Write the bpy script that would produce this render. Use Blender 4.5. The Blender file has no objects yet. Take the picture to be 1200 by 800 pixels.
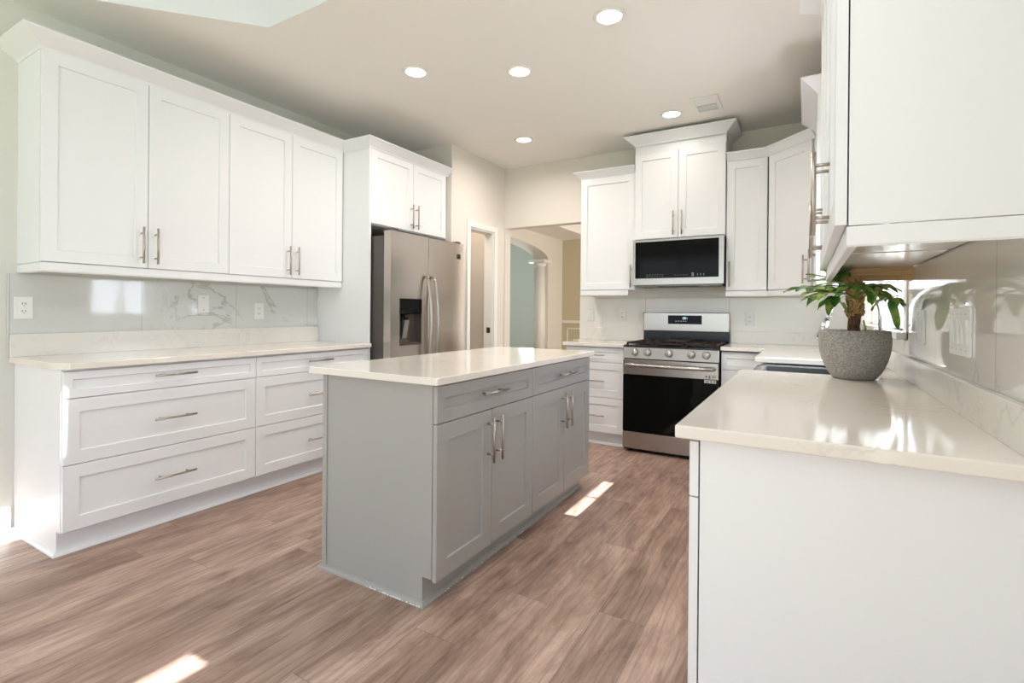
import bpy, bmesh, math, random
from mathutils import Vector, Matrix
random.seed(7)
S = bpy.context.scene
COL = S.collection
R = math.radians

# ---------------------------------------------------------------- camera
def rot(a, ax): return Matrix.Rotation(R(a), 3, ax)
M3 = rot(30.2773, 'Z') @ rot(-0.0956, 'X') @ rot(-0.4719, 'Y')
cam = bpy.data.cameras.new('camera'); co = bpy.data.objects.new('camera', cam); COL.objects.link(co)
right, fwd, up = M3.col[0], M3.col[1], M3.col[2]
mw = Matrix((( right.x, up.x, -fwd.x, 3.6036), (right.y, up.y, -fwd.y, -4.8417), (right.z, up.z, -fwd.z, 1.1726), (0, 0, 0, 1)))
co.matrix_world = mw
cam.sensor_width = 36; cam.lens = 588.15 * 36 / 1200
cam.shift_y = -33.83 / 1200; cam.shift_x = -0.45 / 1200
cam.clip_start = 0.05; cam.clip_end = 200
S.camera = co

# ---------------------------------------------------------------- light and exposure
S.view_settings.view_transform = 'Standard'
S.view_settings.look = 'None'
S.view_settings.gamma = 1.0
S.view_settings.use_curve_mapping = False
S.view_settings.exposure = 0.06
W = bpy.data.worlds.new('sky'); S.world = W; W.use_nodes = True
bg = W.node_tree.nodes['Background']; bg.inputs[0].default_value = (0.80, 0.90, 1.0, 1); bg.inputs[1].default_value = 1.6

COOL = (0.79, 0.865, 1.0); WARM = (1.0, 0.92, 0.85)
def area(name, loc, direction, sx, sy, power, color, shape='RECTANGLE', spread=None):
    l = bpy.data.lights.new(name, 'AREA'); l.shape = shape; l.size = sx
    if shape in ('RECTANGLE', 'ELLIPSE'): l.size_y = sy
    l.energy = power; l.color = color
    if spread: l.spread = R(spread)
    o = bpy.data.objects.new(name, l); COL.objects.link(o); o.location = loc
    o.rotation_euler = Vector(direction).to_track_quat('-Z', 'Z').to_euler()
    return o
sun = bpy.data.lights.new('sun', 'SUN'); sun.energy = 24.0; sun.angle = R(0.5); sun.color = (0.93, 0.96, 1.0)
so = bpy.data.objects.new('sun', sun); COL.objects.link(so); so.location = (8, 0, 8)
so.rotation_euler = Vector((-1.0, -0.027, -1.096)).to_track_quat('-Z', 'Z').to_euler()
area('daylight_rear_window', (1.95, -7.78, 1.30), (0, 1, 0.25), 3.5, 2.2, 26, COOL)
area('daylight_patio_door', (4.16, -6.15, 1.15), (-1, 0, 0), 1.8, 2.1, 30, COOL)
area('daylight_sink_window', (4.16, -1.79, 1.41), (-1, 0, 0), 0.66, 0.60, 15, COOL)
area('daylight_splash_window', (4.16, -0.78, 1.2), (-1, 0, 0), 0.98, 0.18, 5, COOL)
area('fill_roof_opening', (3.185, -5.15, 3.55), (0, 0, -1), 0.36, 2.6, 24, COOL)  # added lamp above the made-up roof opening
area('fill_hall', (3.8, 3.0, 1.5), (-1, 0.1, 0), 2.5, 2.0, 110, (1.0, 0.95, 0.88))  # added fill panel standing in the hall, no window behind it
area('fill_arch_room', (-2.0, 6.3, 1.6), (-0.4, -1, 0), 1.6, 2.0, 110, (0.90, 0.97, 1.0))  # added cool fill for the room past the arch, no window there
area('fill_pantry', (0.30, -0.62, 2.60), (0, 0, -1), 0.2, 0.2, 4.5, (1.0, 0.86, 0.74))  # added warm fill under the pantry ceiling

# ---------------------------------------------------------------- materials
def lin(c):
    return tuple((x / 255 / 12.92) if x / 255 <= 0.04045 else ((x / 255 + 0.055) / 1.055) ** 2.4 for x in c) + (1,)
def mat(name, rgb, rough=0.5, metal=0.0, spec=0.5, coat=0.0, bump=None, emit=None):
    m = bpy.data.materials.new(name); m.use_nodes = True; nt = m.node_tree; b = nt.nodes['Principled BSDF']
    b.inputs['Base Color'].default_value = lin(rgb); b.inputs['Roughness'].default_value = rough
    b.inputs['Metallic'].default_value = metal; b.inputs['Specular IOR Level'].default_value = spec
    b.inputs['Coat Weight'].default_value = coat; b.inputs['Coat Roughness'].default_value = 0.03
    if emit:
        b.inputs['Emission Color'].default_value = lin(emit[0]); b.inputs['Emission Strength'].default_value = emit[1]
    tc = nt.nodes.new('ShaderNodeTexCoord')
    n = nt.nodes.new('ShaderNodeTexNoise'); nt.links.new(tc.outputs['Object'], n.inputs['Vector'])
    sc, st = bump or (60, 0.01)
    n.inputs['Scale'].default_value = sc; n.inputs['Detail'].default_value = 3
    bp = nt.nodes.new('ShaderNodeBump'); bp.inputs['Strength'].default_value = st; bp.inputs['Distance'].default_value = 0.01
    nt.links.new(n.outputs['Fac'], bp.inputs['Height']); nt.links.new(bp.outputs['Normal'], b.inputs['Normal'])
    return m
class NT:
    def __init__(s, m): s.nt = m.node_tree; s.b = s.nt.nodes['Principled BSDF']
    def n(s, t, **k):
        x = s.nt.nodes.new('ShaderNode' + t)
        for a, v in k.items():
            if hasattr(x, a): setattr(x, a, v)
            else: x.inputs[a.replace('_', ' ')].default_value = v
        return x
    def l(s, a, b): s.nt.links.new(a, b)
    def math(s, op, a, b=None, c=None):
        x = s.nt.nodes.new('ShaderNodeMath'); x.operation = op
        for i, v in enumerate((a, b, c)):
            if v is None: continue
            if isinstance(v, (int, float)): x.inputs[i].default_value = v
            else: s.l(v, x.inputs[i])
        return x.outputs[0]
    def ramp(s, fac, stops):
        r = s.nt.nodes.new('ShaderNodeValToRGB'); s.l(fac, r.inputs[0]); e = r.color_ramp.elements
        e[0].position, e[0].color = stops[0][0], stops[0][1]
        e[1].position, e[1].color = stops[-1][0], stops[-1][1]
        for p, c in stops[1:-1]:
            q = e.new(p); q.color = c
        return r.outputs[0]
    def mix(s, fac, a, b, mode='MIX'):
        x = s.nt.nodes.new('ShaderNodeMix'); x.data_type = 'RGBA'; x.blend_type = mode
        for i, v in ((0, fac), (6, a), (7, b)):
            if isinstance(v, (int, float)): x.inputs[i].default_value = v
            elif isinstance(v, tuple): x.inputs[i].default_value = v
            else: s.l(v, x.inputs[i])
        return x.outputs[2]

def wood_floor():
    m = mat('vinyl_plank_floor', (165, 135, 118), 0.36); g = NT(m)
    tc = g.n('TexCoord'); sp = g.n('SeparateXYZ'); g.l(tc.outputs['Object'], sp.inputs[0])
    x, y = sp.outputs[0], sp.outputs[1]
    rx = g.math('DIVIDE', x, 0.182); row = g.math('FLOOR', rx)
    wn = g.n('TexWhiteNoise', noise_dimensions='1D'); g.l(row, wn.inputs['W'])
    ry = g.math('ADD', g.math('DIVIDE', y, 1.22), wn.outputs['Value']); cell = g.math('FLOOR', ry)
    cb = g.n('CombineXYZ'); g.l(row, cb.inputs[0]); g.l(cell, cb.inputs[1])
    w2 = g.n('TexWhiteNoise', noise_dimensions='3D'); g.l(cb.outputs[0], w2.inputs['Vector'])
    pr = w2.outputs['Value']
    # grain: stretched noise offset per plank
    off = g.n('CombineXYZ'); g.l(g.math('MULTIPLY', pr, 37.0), off.inputs[0]); g.l(g.math('MULTIPLY', pr, 91.0), off.inputs[1])
    va = g.n('VectorMath', operation='ADD'); g.l(tc.outputs['Object'], va.inputs[0]); g.l(off.outputs[0], va.inputs[1])
    mp = g.n('Mapping'); mp.inputs['Scale'].default_value = (6.5, 1.7, 1); g.l(va.outputs[0], mp.inputs[0])
    n1 = g.n('TexNoise', Scale=1.0, Detail=9.0, Roughness=0.74, Distortion=0.9); g.l(mp.outputs[0], n1.inputs['Vector'])
    mp2 = g.n('Mapping'); mp2.inputs['Scale'].default_value = (75.0, 3.2, 1); g.l(va.outputs[0], mp2.inputs[0])
    n2 = g.n('TexNoise', Scale=1.0, Detail=8.0, Roughness=0.78, Distortion=0.5); g.l(mp2.outputs[0], n2.inputs['Vector'])
    mp3 = g.n('Mapping'); mp3.inputs['Scale'].default_value = (3.2, 1.0, 1); g.l(va.outputs[0], mp3.inputs[0])
    n3 = g.n('TexNoise', Scale=2.2, Detail=2.0, Roughness=0.5, Distortion=0.8); g.l(mp3.outputs[0], n3.inputs['Vector'])
    mpw = g.n('Mapping'); mpw.inputs['Scale'].default_value = (1.0, 0.10, 1); g.l(va.outputs[0], mpw.inputs[0])
    wv = g.n('TexWave', wave_type='BANDS', bands_direction='X', Scale=7.0, Distortion=14.0, Detail=4.0); wv.inputs['Detail Scale'].default_value = 1.6; g.l(mpw.outputs[0], wv.inputs['Vector'])
    base = g.ramp(n1.outputs['Fac'], [(0.26, lin((120, 96, 84))), (0.42, lin((166, 139, 124))), (0.56, lin((189, 163, 148))), (0.76, lin((213, 190, 175)))])
    fine = g.ramp(n2.outputs['Fac'], [(0.30, (0.66, 0.63, 0.61, 1)), (0.47, (0.96, 0.96, 0.96, 1)), (0.66, (1.16, 1.16, 1.17, 1))])
    c = g.mix(1.0, base, fine, 'MULTIPLY')
    wr = g.ramp(wv.outputs['Fac'], [(0.0, (0.70, 0.67, 0.65, 1)), (0.28, (0.98, 0.98, 0.98, 1)), (1.0, (1.05, 1.05, 1.05, 1))])
    c = g.mix(0.6, c, wr, 'MULTIPLY')
    kv = g.n('TexVoronoi', Scale=1.0); mpk = g.n('Mapping'); mpk.inputs['Scale'].default_value = (4.2, 1.9, 1); g.l(va.outputs[0], mpk.inputs[0]); g.l(mpk.outputs[0], kv.inputs['Vector'])
    kn_ = g.ramp(kv.outputs['Distance'], [(0.03, (0.48, 0.43, 0.40, 1)), (0.17, (1, 1, 1, 1))])
    c = g.mix(0.95, c, kn_, 'MULTIPLY')
    tone = g.ramp(pr, [(0.0, (0.80, 0.76, 0.73, 1)), (0.5, (0.97, 0.95, 0.94, 1)), (1.0, (1.10, 1.09, 1.08, 1))])
    c = g.mix(1.0, c, tone, 'MULTIPLY')
    big = g.ramp(n3.outputs['Fac'], [(0.32, (0.80, 0.76, 0.74, 1)), (0.62, (1.05, 1.05, 1.06, 1))])
    c = g.mix(1.0, c, big, 'MULTIPLY')
    # plank joints
    fx = g.math('FRACT', rx); fy = g.math('FRACT', ry)
    ex = g.math('LESS_THAN', g.math('MINIMUM', fx, g.math('SUBTRACT', 1.0, fx)), 0.007)
    ey = g.math('LESS_THAN', g.math('MINIMUM', fy, g.math('SUBTRACT', 1.0, fy)), 0.0012)
    j = g.math('MAXIMUM', ex, ey)
    c = g.mix(g.math('MULTIPLY', j, 0.45), c, lin((92, 70, 58)))
    g.l(c, g.b.inputs['Base Color'])
    bp = g.n('Bump', Strength=0.12, Distance=0.002); g.l(n2.outputs['Fac'], bp.inputs['Height']); g.l(bp.outputs[0], g.b.inputs['Normal'])
    r = g.ramp(n1.outputs['Fac'], [(0.3, (0.42, 0.42, 0.42, 1)), (0.7, (0.33, 0.33, 0.33, 1))]); g.l(r, g.b.inputs['Roughness'])
    return m

def stone(name, base, vein, amt, rough, vscale=2.0, seams=None, width=0.035, coat=0.0, mask=(0.48, 0.70)):
    """polished stone with thin veins; seams=(axis, pitch, origin) draws fine vertical tile joints"""
    m = mat(name, base, rough, coat=coat); g = NT(m)
    tc = g.n('TexCoord')
    nz = g.n('TexNoise', Scale=vscale, Detail=5.0, Roughness=0.6, Distortion=1.4); g.l(tc.outputs['Object'], nz.inputs['Vector'])
    d = g.math('ABSOLUTE', g.math('SUBTRACT', nz.outputs['Fac'], 0.5))
    v = g.math('SUBTRACT', 1.0, g.math('MINIMUM', g.math('DIVIDE', d, width), 1.0))
    mk = g.n('TexNoise', Scale=vscale * 0.9, Detail=2.0); 
    mp = g.n('Mapping'); mp.inputs['Location'].default_value = (3.1, 7.7, 1.3); g.l(tc.outputs['Object'], mp.inputs[0]); g.l(mp.outputs[0], mk.inputs['Vector'])
    msk = g.ramp(mk.outputs['Fac'], [(mask[0], (0, 0, 0, 1)), (mask[1], (1, 1, 1, 1))])
    f = g.math('MULTIPLY', g.math('MULTIPLY', v, msk), amt)
    cl = g.n('TexNoise', Scale=1.1, Detail=3.0); g.l(tc.outputs['Object'], cl.inputs['Vector'])
    b0 = tuple(max(0, k - 7) for k in base)
    bc = g.ramp(cl.outputs['Fac'], [(0.3, lin(b0)), (0.7, lin(base))])
    c = g.mix(f, bc, lin(vein))
    if seams:
        sp = g.n('SeparateXYZ'); g.l(tc.outputs['Object'], sp.inputs[0])
        q = g.math('FRACT', g.math('DIVIDE', g.math('SUBTRACT', sp.outputs[seams[0]], seams[2]), seams[1]))
        e = g.math('LESS_THAN', g.math('MINIMUM', q, g.math('SUBTRACT', 1.0, q)), 0.0016 / seams[1])
        c = g.mix(g.math('MULTIPLY', e, 0.5), c, lin((120, 116, 110)))
    g.l(c, g.b.inputs['Base Color'])
    return m

def brushed(name, rgb, rough, axis_scale, strength=0.25):
    m = mat(name, rgb, rough, metal=1.0); g = NT(m)
    tc = g.n('TexCoord'); mp = g.n('Mapping'); mp.inputs['Scale'].default_value = axis_scale; g.l(tc.outputs['Object'], mp.inputs[0])
    n = g.n('TexNoise', Scale=1.0, Detail=2.0); g.l(mp.outputs[0], n.inputs['Vector'])
    r = g.n('MapRange'); g.l(n.outputs['Fac'], r.inputs[0]); r.inputs[3].default_value = rough * 0.93; r.inputs[4].default_value = rough * 1.08
    g.l(r.outputs[0], g.b.inputs['Roughness'])
    lo = tuple(k * 0.985 for k in rgb)
    g.l(g.ramp(n.outputs['Fac'], [(0.35, lin(lo)), (0.65, lin(rgb))]), g.b.inputs['Base Color'])
    bp = g.n('Bump', Strength=strength, Distance=0.0006); g.l(n.outputs['Fac'], bp.inputs['Height']); g.l(bp.outputs[0], g.b.inputs['Normal'])
    return m

def pane_mat():
    m = bpy.data.materials.new('window_glass'); m.use_nodes = True; nt = m.node_tree
    for n in list(nt.nodes): nt.nodes.remove(n)
    o = nt.nodes.new('ShaderNodeOutputMaterial'); t = nt.nodes.new('ShaderNodeBsdfTransparent'); gl = nt.nodes.new('ShaderNodeBsdfGlossy')
    gl.inputs['Roughness'].default_value = 0.02; mx = nt.nodes.new('ShaderNodeMixShader'); mx.inputs[0].default_value = 0.07
    nt.links.new(t.outputs[0], mx.inputs[1]); nt.links.new(gl.outputs[0], mx.inputs[2]); nt.links.new(mx.outputs[0], o.inputs[0])
    return m

def granite_mat():
    m = mat('cast_stone', (134, 129, 123), 0.75, bump=(160, 0.08)); g = NT(m)
    tc = g.n('TexCoord'); v = g.n('TexVoronoi', Scale=260.0); g.l(tc.outputs['Object'], v.inputs['Vector'])
    n = g.n('TexNoise', Scale=120.0, Detail=3.0); g.l(tc.outputs['Object'], n.inputs['Vector'])
    a = g.ramp(v.outputs['Color'], [(0.1, lin((140, 135, 129))), (0.9, lin((180, 175, 168)))])
    b = g.ramp(n.outputs['Fac'], [(0.3, (0.8, 0.8, 0.8, 1)), (0.7, (1.12, 1.12, 1.12, 1))])
    g.l(g.mix(1.0, a, b, 'MULTIPLY'), g.b.inputs['Base Color'])
    return m
def leaf_mat():
    m = mat('leaf_green', (62, 104, 40), 0.32, spec=0.6); g = NT(m)
    tc = g.n('TexCoord'); n = g.n('TexNoise', Scale=16.0, Detail=2.0); g.l(tc.outputs['Object'], n.inputs['Vector'])
    g.l(g.ramp(n.outputs['Fac'], [(0.36, lin((52, 104, 42))), (0.49, lin((98, 150, 62))), (0.58, lin((164, 190, 98))), (0.68, lin((204, 196, 130)))]), g.b.inputs['Base Color'])
    return m
def bark_mat():
    m = mat('plant_bark', (92, 62, 44), 0.8); g = NT(m)
    tc = g.n('TexCoord'); mp = g.n('Mapping'); mp.inputs['Scale'].default_value = (120, 120, 25); g.l(tc.outputs['Object'], mp.inputs[0])
    n = g.n('TexNoise', Scale=1.0, Detail=4.0); g.l(mp.outputs[0], n.inputs['Vector'])
    g.l(g.ramp(n.outputs['Fac'], [(0.35, lin((58, 36, 26))), (0.7, lin((134, 96, 70)))]), g.b.inputs['Base Color'])
    return m
def raw_wood():
    m = mat('unfinished_wood', (196, 148, 108), 0.6); g = NT(m)
    tc = g.n('TexCoord'); mp = g.n('Mapping'); mp.inputs['Scale'].default_value = (4, 4, 60); g.l(tc.outputs['Object'], mp.inputs[0])
    n = g.n('TexNoise', Scale=1.5, Detail=4.0, Distortion=0.6); g.l(mp.outputs[0], n.inputs['Vector'])
    g.l(g.ramp(n.outputs['Fac'], [(0.3, lin((224, 168, 122))), (0.7, lin((246, 204, 162)))]), g.b.inputs['Base Color'])
    return m

WHITE = mat('white_cabinet_paint', (239, 239, 240), 0.42, spec=0.4)
LAMI = mat('glossy_laminate', (232, 229, 222), 0.16)
GREY = mat('grey_cabinet_paint', (168, 166, 162), 0.42, spec=0.4)
WALL = mat('cream_wall_paint', (227, 221, 212), 0.7, bump=(140, 0.04))
WALLC = mat('nook_wall_paint', (229, 230, 234), 0.7, bump=(140, 0.04))
WALLL = mat('left_wall_paint', (221, 219, 211), 0.7, bump=(140, 0.04))
CEIL = mat('ceiling_paint', (244, 240, 234), 0.8, bump=(120, 0.05))
TRIM = mat('white_trim_paint', (238, 236, 230), 0.35)
SAGE = mat('sage_wall_paint', (204, 211, 204), 0.7)
FLOOR = wood_floor()
QUARTZ = stone('white_quartz', (241, 234, 224), (186, 180, 170), 0.4, 0.09, 3.0, width=0.02)
UPST = stone('veined_quartz', (232, 229, 222), (176, 170, 162), 0.3, 0.16, 5.0, width=0.03, mask=(0.42, 0.62))
TILE_L = stone('marble_tile_left', (219, 219, 215), (140, 136, 132), 0.55, 0.05, 1.5, (1, 0.605, -3.297), width=0.02, mask=(0.44, 0.62))
TILE_B = stone('marble_tile_back', (240, 236, 229), (132, 112, 98), 0.8, 0.06, 1.5, (0, 0.75, 2.27), width=0.014, mask=(0.5, 0.66))
TILE_R = stone('marble_tile_right', (238, 233, 226), (132, 112, 96), 0.8, 0.03, 1.5, (1, 0.605, -2.72), width=0.014, mask=(0.5, 0.66), coat=0.6)
NICKEL = mat('brushed_nickel', (186, 178, 168), 0.3, metal=1.0, bump=(300, 0.0))
STEEL_F = brushed('brushed_steel_door', (196, 188, 180), 0.24, (2, 2, 400), 0.03)
STEEL = brushed('brushed_steel', (182, 177, 172), 0.26, (2, 300, 300), 0.03)
STEEL_D = mat('dark_steel', (120, 112, 106), 0.3, metal=0.9)
KNOB = mat('satin_knob', (214, 210, 206), 0.34, metal=0.85)
CHROME = mat('chrome', (225, 226, 228), 0.06, metal=1.0)
BLACKG = mat('black_glass', (12, 13, 12), 0.05, spec=0.12)
BLACK = mat('black_enamel', (16, 16, 17), 0.25)
PLAST = mat('dark_plastic', (30, 28, 28), 0.35)
IRON = mat('cast_iron', (46, 36, 32), 0.55, metal=0.3)
GREYP = mat('grey_side_panel', (92, 86, 84), 0.45, metal=0.4)
SINKM = mat('sink_steel', (120, 122, 124), 0.35, metal=0.85)
PLATE = mat('outlet_plastic', (240, 239, 235), 0.3)
SLOT = mat('outlet_slot', (60, 58, 56), 0.5)
GLASS = pane_mat()
STONEP = granite_mat(); LEAF = leaf_mat(); BARK = bark_mat(); RAW = raw_wood()
SOIL = mat('potting_soil', (60, 46, 36), 0.9, bump=(90, 0.8))
FIBER = mat('dry_plant_fibre', (206, 164, 112), 0.9, bump=(200, 0.8))
GLOW = mat('lamp_diffuser', (255, 250, 240), 0.5, emit=((255, 246, 232), 5.0))
DIGIT = mat('clock_digits', (200, 220, 230), 0.5, emit=((200, 225, 235), 1.2))
MARK = mat('printed_grey', (120, 120, 120), 0.5)
LABELM = mat('label_paper', (226, 226, 222), 0.5)
GRASS = mat('lawn', (120, 140, 96), 0.9, bump=(30, 0.5))
CAULK = mat('paint_fleck', (240, 240, 238), 0.4)

# ---------------------------------------------------------------- mesh builder
class MB:
    def __init__(s): s.bm = bmesh.new()
    def poly(s, pts): 
        vs = [s.bm.verts.new(p) for p in pts]; return s.bm.faces.new(vs)
    def box(s, x0, x1, y0, y1, z0, z1):
        x0, x1 = sorted((x0, x1)); y0, y1 = sorted((y0, y1)); z0, z1 = sorted((z0, z1))
        v = [s.bm.verts.new(p) for p in ((x0,y0,z0),(x1,y0,z0),(x1,y1,z0),(x0,y1,z0),(x0,y0,z1),(x1,y0,z1),(x1,y1,z1),(x0,y1,z1))]
        for f in ((0,3,2,1),(4,5,6,7),(0,1,5,4),(1,2,6,5),(2,3,7,6),(3,0,4,7)): s.bm.faces.new([v[i] for i in f])
        return s
    def extrude(s, pts, axis, a, b):
        """pts: 2D outline in the two other axes (in xyz order); axis 0/1/2"""
        def P(p, t):
            q = [p[0], p[1]]; q.insert(axis, t); return q
        va = [s.bm.verts.new(P(p, a)) for p in pts]; vb = [s.bm.verts.new(P(p, b)) for p in pts]
        n = len(pts)
        s.bm.faces.new(va[::-1]); s.bm.faces.new(vb)
        for i in range(n): s.bm.faces.new((va[i], va[(i+1) % n], vb[(i+1) % n], vb[i]))
        return s
    def tube(s, path, r, n=12, cap=True):
        path = [Vector(p) for p in path]; rs = r if isinstance(r, (list, tuple)) else [r] * len(path)
        rings = []; ref = None
        for i, p in enumerate(path):
            t = (path[min(i+1, len(path)-1)] - path[max(i-1, 0)]).normalized()
            if ref is None:
                ref = Vector((0, 0, 1)) if abs(t.z) < 0.9 else Vector((1, 0, 0))
            u = (ref - t * ref.dot(t)).normalized(); w = t.cross(u); ref = u
            rings.append([s.bm.verts.new(p + (u * math.cos(2*math.pi*k/n) + w * math.sin(2*math.pi*k/n)) * rs[i]) for k in range(n)])
        for a, b in zip(rings, rings[1:]):
            for k in range(n): s.bm.faces.new((a[k], a[(k+1) % n], b[(k+1) % n], b[k])).smooth = True
        if cap: s.bm.faces.new(rings[0][::-1]); s.bm.faces.new(rings[-1])
        return s
    def lathe(s, prof, c=(0, 0, 0), n=40, ax='z'):
        rings = []
        for r, h in prof:
            ring = []
            for k in range(n):
                a = 2*math.pi*k/n; p = (r*math.cos(a), r*math.sin(a), h)
                if ax == 'y': p = (p[0], p[2], p[1])
                if ax == 'x': p = (p[2], p[0], p[1])
                ring.append(s.bm.verts.new((c[0]+p[0], c[1]+p[1], c[2]+p[2])))
            rings.append(ring)
        for a, b in zip(rings, rings[1:]):
            for k in range(n): s.bm.faces.new((a[k], a[(k+1) % n], b[(k+1) % n], b[k])).smooth = True
        if prof[0][0] > 1e-6: s.bm.faces.new(rings[0][::-1])
        if prof[-1][0] > 1e-6: s.bm.faces.new(rings[-1])
        return s
    def shaker(s, x0, x1, z0, z1, rail=0.062, t=0.02, rec=0.009, sl=0.003, y=0.0):
        """five-piece panel door: front face at y, facing -y"""
        def ring(dx, yy): return [s.bm.verts.new(p) for p in ((x0+dx, yy, z0+dx), (x1-dx, yy, z0+dx), (x1-dx, yy, z1-dx), (x0+dx, yy, z1-dx))]
        e = 0.0015
        rs = [ring(0, y+t), ring(0, y+e), ring(e, y), ring(rail, y), ring(rail+sl, y+rec)]
        s.bm.faces.new(rs[0])
        for a, b in zip(rs, rs[1:]):
            for k in range(4): s.bm.faces.new((a[k], a[(k+1) % 4], b[(k+1) % 4], b[k]))
        s.bm.faces.new(rs[-1])
        return s
    def sweep(s, path, prof, side=1):
        """mitred moulding: path of (x, y) points, profile of (out, z); side=1 puts 'out' to the right of the travel"""
        P = [Vector(p) for p in path]; nr = []
        for a, b in zip(P, P[1:]):
            d = (b - a).normalized(); nr.append(Vector((d.y, -d.x)) * side)
        rings = []
        for i, p in enumerate(P):
            if i == 0: o = nr[0]
            elif i == len(P) - 1: o = nr[-1]
            else:
                o = nr[i-1] + nr[i]; o = o / max(0.2, o.dot(nr[i]))
            rings.append([s.bm.verts.new((p.x + o.x*q, p.y + o.y*q, z)) for q, z in prof])
        n = len(prof)
        for a, b in zip(rings, rings[1:]):
            for k in range(n): s.bm.faces.new((a[k], a[(k+1) % n], b[(k+1) % n], b[k]))
        s.bm.faces.new(rings[0][::-1]); s.bm.faces.new(rings[-1])
        return s
    def obj(s, name, m, parent=None, bevel=0, label=None, smooth=False, keep=False):
        bmesh.ops.recalc_face_normals(s.bm, faces=s.bm.faces)
        me = bpy.data.meshes.new(name); s.bm.to_mesh(me); s.bm.free()
        if smooth:
            for p in me.polygons: p.use_smooth = True
        me.materials.append(m)
        o = bpy.data.objects.new(name, me); COL.objects.link(o)
        if parent: o.parent = parent
        if bevel:
            b = o.modifiers.new('bevel', 'BEVEL'); b.width = bevel; b.segments = 2; b.limit_method = 'ANGLE'; b.angle_limit = R(40)
        if label: o['label'] = label
        return o

def tag(o, label, cat, group=None):
    o['label'] = label; o['category'] = cat
    if group: o['group'] = group
    return o
def thing(name, label, cat, loc=(0, 0, 0), rz=0, group=None):
    o = bpy.data.objects.new(name, None); COL.objects.link(o); o.location = loc; o.rotation_euler = (0, 0, R(rz)); o.empty_display_size = 0.1
    return tag(o, label, cat, group)
def struct(mb, name, m, bevel=0, parent=None):
    o = mb.obj(name, m, parent, bevel)
    if not parent: o['kind'] = 'structure'
    return o
def wall_boxes(mb, axis, p0, p1, a0, a1, z0, z1, holes):
    """solid wall between planes p0,p1 normal to axis, running a0..a1, with rectangular openings (a,b,z0,z1)"""
    xs = sorted({a0, a1, *[h[0] for h in holes], *[h[1] for h in holes]}); zs = sorted({z0, z1, *[h[2] for h in holes], *[h[3] for h in holes]})
    for a, b in zip(xs, xs[1:]):
        run = None
        for c, d in zip(zs, zs[1:]):
            m_, n_ = (a+b)/2, (c+d)/2
            solid = not any(h[0] < m_ < h[1] and h[2] < n_ < h[3] for h in holes)
            if solid:
                run = (run[0], d) if run else (c, d)
            if (not solid or d == zs[-1]) and run:
                if axis == 'x': mb.box(p0, p1, a, b, *run)
                else: mb.box(a, b, p0, p1, *run)
                run = None
    return mb

# ================================================================ ROOM
H = 2.777; XR = 3.985; YB = -7.6; HR = 3.4
struct(MB().box(-4.2, 5.2, YB - 0.12, 7.2, -0.06, 0.0), 'floor', FLOOR)
NK = [(0.958, -3.081), (3.5, -3.081), (3.5, -7.0), (0.12, -7.0), (0.12, -3.98)]
def ceiling():
    mb = MB(); bm = mb.bm
    for z in (H, H + 0.05):
        out = [(-0.12, YB), (XR + 0.14, YB), (XR + 0.14, 0.12), (-0.12, 0.12)]
        # fan of quads around the hole
        f = lambda *p: mb.poly([(q[0], q[1], z) for q in p])
        f(out[3], (-0.12, -3.081), NK[0], (0.958, 0.12)); f((0.958, 0.12), NK[0], NK[1], (3.5, 0.12)); f((3.5, 0.12), NK[1], (XR+0.14, -3.081), out[2])
        f((-0.12, -3.081), (-0.12, -3.98), NK[4], NK[0]); f((-0.12, -3.98), (-0.12, -7.0), NK[3], NK[4])
        f(NK[1], NK[2], (XR+0.14, -7.0), (XR+0.14, -3.081)); f((-0.12, -7.0), out[0], out[1], (XR+0.14, -7.0), NK[2], NK[3])
    return mb
struct(ceiling(), 'ceiling', CEIL)
mb = MB()
for a, b in zip(NK, NK[1:] + NK[:1]):
    mb.poly([(a[0], a[1], H), (b[0], b[1], H), (b[0], b[1], HR), (a[0], a[1], HR)])
struct(mb, 'wall_nook_riser', WALLC)
mb = MB()
for z in (HR, HR + 0.05):
    for r in ((-0.2, 3.0, -7.2, -2.9), (3.37, 3.7, -7.2, -2.9), (3.0, 3.37, -7.2, -6.5), (3.0, 3.37, -3.80, -2.9)):
        mb.poly([(r[0], r[2], z), (r[1], r[2], z), (r[1], r[3], z), (r[0], r[3], z)])
struct(mb, 'ceiling_nook', WALLC)
w = struct(MB().box(2.97, 3.0, -6.5, -3.80, HR, HR+0.1).box(3.37, 3.40, -6.5, -3.80, HR, HR+0.1).box(2.97, 3.40, -6.54, -6.5, HR, HR+0.1).box(2.97, 3.40, -3.80, -3.76, HR, HR+0.1), 'added_roof_opening', TRIM)  # added unseen skylight, placed to throw the sun patch by the left wall
struct(MB().box(3.0, 3.37, -6.5, -3.80, HR+0.06, HR+0.066), 'pane', GLASS, parent=w)

struct(MB().box(-0.12, 0, YB, 0.12, 0, H), 'wall_left', WALLL)
struct(wall_boxes(MB(), 'y', 0.0, 0.12, 0.0, XR + 0.14, 0, H, [(0.674, 1.59, 0, 2.108)]), 'wall_back', WALL)
WIN = (-2.13, -1.45, 1.10, 1.885); WIN2 = (-1.33, -0.24, 1.10, 1.30); PAT = (-7.1, -5.2, 0.02, 2.2); SUN_SLOT = (-7.1, -3.85, 2.283, 2.545)  # last opening is an added slot for a sun band on the floor
struct(wall_boxes(MB(), 'x', XR, XR + 0.14, YB, 0.0, 0, H, [WIN, WIN2, PAT, SUN_SLOT]), 'wall_right', WALL)
REAR = (0.15, 3.75, 0.15, 2.5)
struct(wall_boxes(MB(), 'y', YB - 0.12, YB, -0.12, XR + 0.14, 0, H, [REAR]), 'wall_rear', WALLC)
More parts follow.
